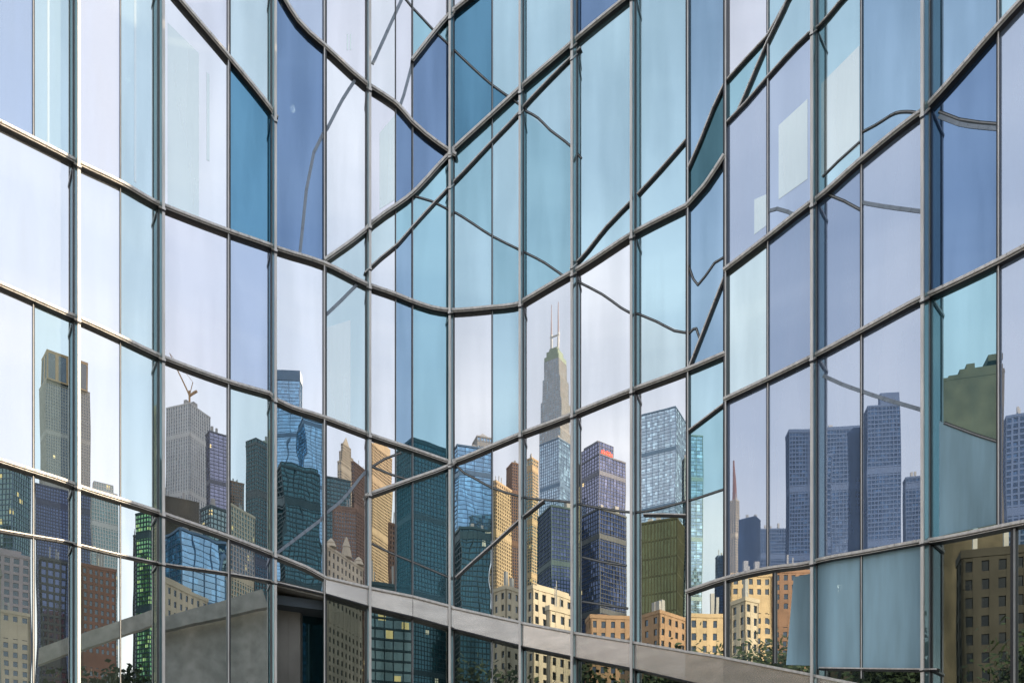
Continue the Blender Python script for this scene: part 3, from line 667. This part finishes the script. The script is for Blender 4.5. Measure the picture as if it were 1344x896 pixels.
tower(7,ap,'tan and green glazed tower left of the antenna skyscraper','building',686,698,707,601,300,'tan','office',3,3.4,.3,.3)
tower(7,ot,'dark teal glass tower below the antenna skyscraper','tower',706,724,762,664,250,'teal','navy',3,3.6,.08,.18,a0=65)
tower(7,ot,'pale blue tapering glass tower before the antenna skyscraper','tower',708,735,753,575,330,'steel','paleblue',3,3.6,.12,.10)
tower(7,ap,'beige masonry house with stepped roof','building',682,700,751,772,100,'cream','dark',3.2,3.6,.55,.42,a0=45,tiers=(((0,.6,.1,.9),764,'solid'),))
tower(7,ap,'low cream house beside the stepped one','building',718,722,753,800,85,'cream','dark',3.2,3.6,.55,.45,a0=45)
r=tower(8,ot,'violet glass tower with bright sign at its top','tower',757,786,821,596,280,'purple','purple',4,3.6,.06,.10,tiers=(((.0,1,.0,.55),579),((.2,.8,.1,.4),573,'solid')))
mb=MB(); Zs=lambda y: CAMZ+(H-y)/F*280*DS
rs=random.Random(4)
for i in range(7):
    y0=r[2]*(.06+.065*i); y1=y0+r[2]*.04; ya,yb=sorted((y0,y1)); zc=Zs(590); hh=rs.choice((2.0,2.8,3.0))
    mb.box(-.8,-.2,ya,yb,zc-2.2,zc-2.2+hh*.35); mb.box(-.8,-.2,ya,ya+(yb-ya)*.35,zc-2.2,zc-2.2+hh)
mb.build('sign',plain('red_sign',(.8,.1,.06),.5,0,.02,1,emit=(1,.12,.05),es=1.0),r[0],fix=False)
tower(8,ot,'black glass tower below the violet one','tower',757,788,822,668,230,'dark','navy',3,3.6,.05,.12)
tower(8,ap,'orange brick house with rooftop tanks','building',768,774,835,810,105,'orange','dark',3.2,3.6,.55,.42,a0=76,tiers=(((.3,.6,.2,.4),802,'solid'),))
tower(9,ot,'blue glass slab tower with golden side','tower',832,887,904,534,320,'steel','paleblue',7,3.8,.04,.05,a0=18)
tower(9,ot,'dark olive green ribbed tower with golden side','tower',834,889,898,680,220,'moss','gold',2.6,14,.38,.08,a0=14)
tower(9,ot,'round cornered green glass tower','tower',896,900,910,602,260,'teal','teal',3,3.6,.1,.25)
tower(9,ap,'orange lit brick house on the corner','building',832,866,902,804,110,'orange','dark',3.2,3.8,.6,.45,a0=40)
tower(10,ot,'smooth teal glass tower seen in the narrow bay','tower',896,905,922,572,300,'teal','paleblue',6,3.8,.04,.08,a0=70)
tower(10,ot,'small slate tower on the skyline','tower',938,941,960,730,320,'slate','slate',3,3.6,.2,.3,a0=70)
tower(10,ap,'brown masonry house in the narrow bay','building',896,903,962,810,105,'tan','dark',3.2,3.8,.6,.45,a0=76)
r=tower(11,ot,'thin cream spire with red and white mast','tower',959,966,971,656,380,'cream','dark',3,3.6,.3,.3)
mb=MB(); mb.tube((r[1]*.5,r[2]*.5,r[3]),(r[1]*.5,r[2]*.5,r[3]+40),2.4,r2=.8); mb.build('mast',WALL['red'],r[0],fix=False)
tower(11,ot,'slate tower with rounded gold edge','tower',970,990,997,678,330,'slate','slate',3,3.6,.2,.3)
tower(11,ot,'lower slate block right of the gold edged tower','tower',992,996,1036,695,300,'slate','slate',3,3.6,.2,.3,a0=74)
tower(11,ot,'wide slate tower with notched roofline','tower',1031,1036,1095,567,260,'slate','slate',3,3.8,.2,.3,a0=76,par_h=2)
tower(11,ap,'brown gold lit apartment house low down','building',948,960,1012,756,125,'tan','dark',3,3.6,.5,.42,a0=74)
tower(11,ap,'cream corner house in front of the brown one','building',960,978,996,788,95,'cream','dark',3,3.6,.5,.42)
tower(11,ap,'dark brick house at the right','building',1010,1013,1090,752,130,'brown','dark',3,3.6,.5,.42,a0=78)
tower(12,ot,'slate tower with toothed roof edge','tower',1070,1080,1133,565,260,'slate','slate',3,3.8,.2,.3,a0=76,par_h=2)
tower(12,ot,'taller slate tower with pointed corner','tower',1133,1138,1181,535,250,'slate','slate',3,3.8,.2,.3,a0=76,tiers=(((0,.5,.4,1),517,'solid'),))
tower(12,ot,'low slate tower at the edge','tower',1183,1187,1240,628,260,'slate','slate',3,3.8,.2,.3,a0=76)
tower(13,ap,'olive stone block with ragged parapet','building',1228,1234,1319,500,150,'olive','dark',4,4,.7,.6,win=False,a0=78,tiers=(((0,1,.12,1),494,'solid'),((0,1,.3,.97),488,'solid'),((0,1,.42,.55),482,'solid'),((0,1,.75,.97),474,'solid')))
tower(13,ap,'blue grey block beyond the olive one','building',1319,1322,1400,548,170,'slate','slate',3,3.6,.3,.3,a0=80)
tower(13,ap,'dark stone house with carved cornice','building',1255,1262,1440,733,70,'stone','unlit',3.2,3.7,.55,.42,a0=80,par_h=1.4)

# sloped concrete beam and wall, added in place of the ledge's reflection
def vpt(g,x,y,D):
    P=reflect(g,Vector((T(x)*D,D))); return Vector((P.x,P.y,CAMZ+(H-y)/F*D))
st=empty('ledge_reflection_wall','grey concrete wall with sloping beam standing in for the mirrored ledge','added_wall',tuple(vpt(1,200,900,70).to_2d())+(0,))
def stp(mb,g,pp,D,th,mat,name):
    ring=[vpt(g,x,y,D) for x,y in pp]; th_v=(vpt(g,pp[0][0],pp[0][1],D+th)-vpt(g,pp[0][0],pp[0][1],D)); th_v.z=0
    mb.prism(ring,th_v); o=mb.build(name,mat,st); o.matrix_parent_inverse=Matrix.Translation(-Vector(st.location)); return o
stp(MB(),1,[(48,850),(214,795),(214,815),(48,872)],110,1.2,M['concrete'],'ledge_reflection_beam')
stp(MB(),2,[(200,813),(345,773),(352,796),(200,830)],100,1.2,M['concrete'],'ledge_reflection_beam')
stp(MB(),2,[(200,832),(352,798),(352,1178),(200,1178)],102,1.0,M['concrete'],'wall')

# trees on the far pavement
def tree(g,x,ytop,D,lab,seed):
    rnd=random.Random(seed); P=vpt(g,x,1178,D); zt=CAMZ+(H-ytop)/F*D
    root=empty('street_tree',lab,'tree',(P.x,P.y,0),rnd.random()*6,'trees along the far pavement')
    mb=MB(); mb.tube((0,0,0),(.1,.1,zt*.5),.22,r2=.13,n=8)
    tips=[]
    for i in range(9):
        a=rnd.random()*6.28; rr=rnd.uniform(.8,zt*.22); q=(rr*math.cos(a),rr*math.sin(a),zt*rnd.uniform(.55,.88)); mb.tube((.1,.1,zt*rnd.uniform(.3,.5)),q,.08,r2=.02,n=5); tips.append(q)
    mb.build('trunk',M['bark'],root)
    mb=MB()
    for i in range(3800):
        q=Vector(rnd.choice(tips)); v=Vector((rnd.gauss(0,1),rnd.gauss(0,1),rnd.gauss(0,.8)))*zt*.07; c=q+v
        if c.z>zt: continue
        u=Vector((rnd.gauss(0,1),rnd.gauss(0,1),rnd.gauss(0,1))).normalized(); w=u.orthogonal().normalized(); s=rnd.uniform(.16,.34)
        mb.face([c-u*s,c-w*s*.6,c+u*s,c+w*s*.6])
    mb.build('crown',M['leaf'],root,fix=False)
for i,(g,x,y,D,lab) in enumerate([(1,128,862,60,'leafy street tree before the red brick block'),(1,165,880,55,'low leafy tree right of the brick block'),
   (6,662,868,60,'small round tree before the beige masonry house'),(7,735,878,60,'low tree in front of the stepped roof house'),
   (9,885,842,75,'tree before the orange lit corner house'),(9,902,842,78,'second tree by the orange lit corner house'),
   (11,1000,838,70,'tall dark tree before the cream corner house'),(11,1018,832,72,'dark tree by the brown apartment house'),(11,1036,822,72,'dark bushy tree at the right end'),(11,985,835,66,'smaller dark tree left of the tall one')]):
    tree(g,x,y,D,lab,i+3)

# ground, road, pavements
def sheet(name,x0,x1,y0,y1,z,mat,th=None):
    mb=MB()
    if th: mb.box(x0,x1,y0,y1,z-th,z)
    else: mb.face([(x0,y0,z),(x1,y0,z),(x1,y1,z),(x0,y1,z)])
    o=mb.build(name,mat,fix=False); o['kind']='structure'; return o
sheet('ground',-3000,3000,-3000,3000,0,M['ground'])
sheet('road',-300,300,-34,-6,.004,M['asphalt'])
sheet('pavement',-300,300,-6,45,.12,M['paving'],.116)
sheet('far_pavement',-300,300,-42,-34,.12,M['paving'],.116)
mb=MB()
for i in range(-40,41): mb.face([(i*7,-20.08,.008),(i*7+3,-20.08,.008),(i*7+3,-19.92,.008),(i*7,-19.92,.008)])
o=mb.build('lane_marking',M['paint'],fix=False); o['kind']='structure'

# ------------------------------------------------------------------ sky and sun
SUN_EL,SUN_B=18,75          # sun bearing measured from behind the camera towards its right
b=math.radians(SUN_B); el=math.radians(SUN_EL)
sd=Vector((math.sin(b)*math.cos(el),-math.cos(b)*math.cos(el),math.sin(el)))
w=bpy.data.worlds.new('World'); S.world=w; w.use_nodes=True; nt=w.node_tree; nt.nodes.clear(); L=nt.links.new
out=N(nt,'ShaderNodeOutputWorld'); bg=N(nt,'ShaderNodeBackground'); bg.inputs['Strength'].default_value=.13
sky=N(nt,'ShaderNodeTexSky'); sky.sky_type='NISHITA'; sky.sun_disc=False; sky.sun_elevation=el; sky.sun_rotation=math.atan2(sd.x,sd.y)
sky.air_density=1.0; sky.dust_density=.12; sky.ozone_density=1.4
tc=N(nt,'ShaderNodeTexCoord'); mp=N(nt,'ShaderNodeMapping'); mp.inputs['Scale'].default_value=(1,1,3.2); L(tc.outputs['Generated'],mp.inputs[0])
nz=N(nt,'ShaderNodeTexNoise'); nz.inputs['Scale'].default_value=2.2; nz.inputs['Detail'].default_value=7; nz.inputs['Distortion'].default_value=.7; L(mp.outputs[0],nz.inputs['Vector'])
mr=N(nt,'ShaderNodeMapRange'); mr.inputs['From Min'].default_value=.38; mr.inputs['From Max'].default_value=.75; mr.inputs['To Min'].default_value=.58; mr.inputs['To Max'].default_value=.92; L(nz.outputs['Fac'],mr.inputs['Value'])
mix=N(nt,'ShaderNodeMix'); mix.data_type='RGBA'; L(mr.outputs[0],mix.inputs[0]); L(sky.outputs[0],mix.inputs[6]); mix.inputs[7].default_value=(6.7,6.35,6.2,1)
sz=N(nt,'ShaderNodeSeparateXYZ'); L(tc.outputs['Generated'],sz.inputs[0])
lo_=N(nt,'ShaderNodeMapRange'); lo_.inputs['From Min'].default_value=.12; lo_.inputs['From Max'].default_value=.58; L(sz.outputs[2],lo_.inputs['Value'])
cc=N(nt,'ShaderNodeMix'); cc.data_type='RGBA'; cc.inputs[6].default_value=(7.5,6.75,5.9,1); cc.inputs[7].default_value=(5.7,6.0,6.4,1); L(lo_.outputs[0],cc.inputs[0]); L(cc.outputs[2],mix.inputs[7])
L(mix.outputs[2],bg.inputs[0]); L(bg.outputs[0],out.inputs[0])
ld=bpy.data.lights.new('sun','SUN'); ld.energy=4.8; ld.angle=math.radians(.6); ld.color=(1,.80,.55)
lo=bpy.data.objects.new('sun',ld); COL.objects.link(lo); lo.rotation_euler=sd.to_track_quat('Z','Y').to_euler()
# ------------------------------------------------------------------ camera
cd=bpy.data.cameras.new('camera'); cam=bpy.data.objects.new('camera',cd); COL.objects.link(cam)
cam.location=(0,0,CAMZ); cam.rotation_euler=(math.radians(90),0,0); cd.sensor_width=36; cd.lens=36*F/1344; cd.shift_y=(H-448)/1344; cd.clip_end=8000; cd.clip_start=.1
S.camera=cam
S.view_settings.view_transform='Standard'; S.view_settings.look='None'; S.view_settings.exposure=.66; S.view_settings.gamma=1
try:
    S.cycles.max_bounces=8; S.cycles.glossy_bounces=5; S.cycles.transparent_max_bounces=8; S.cycles.caustics_reflective=False; S.cycles.caustics_refractive=False
except Exception: pass
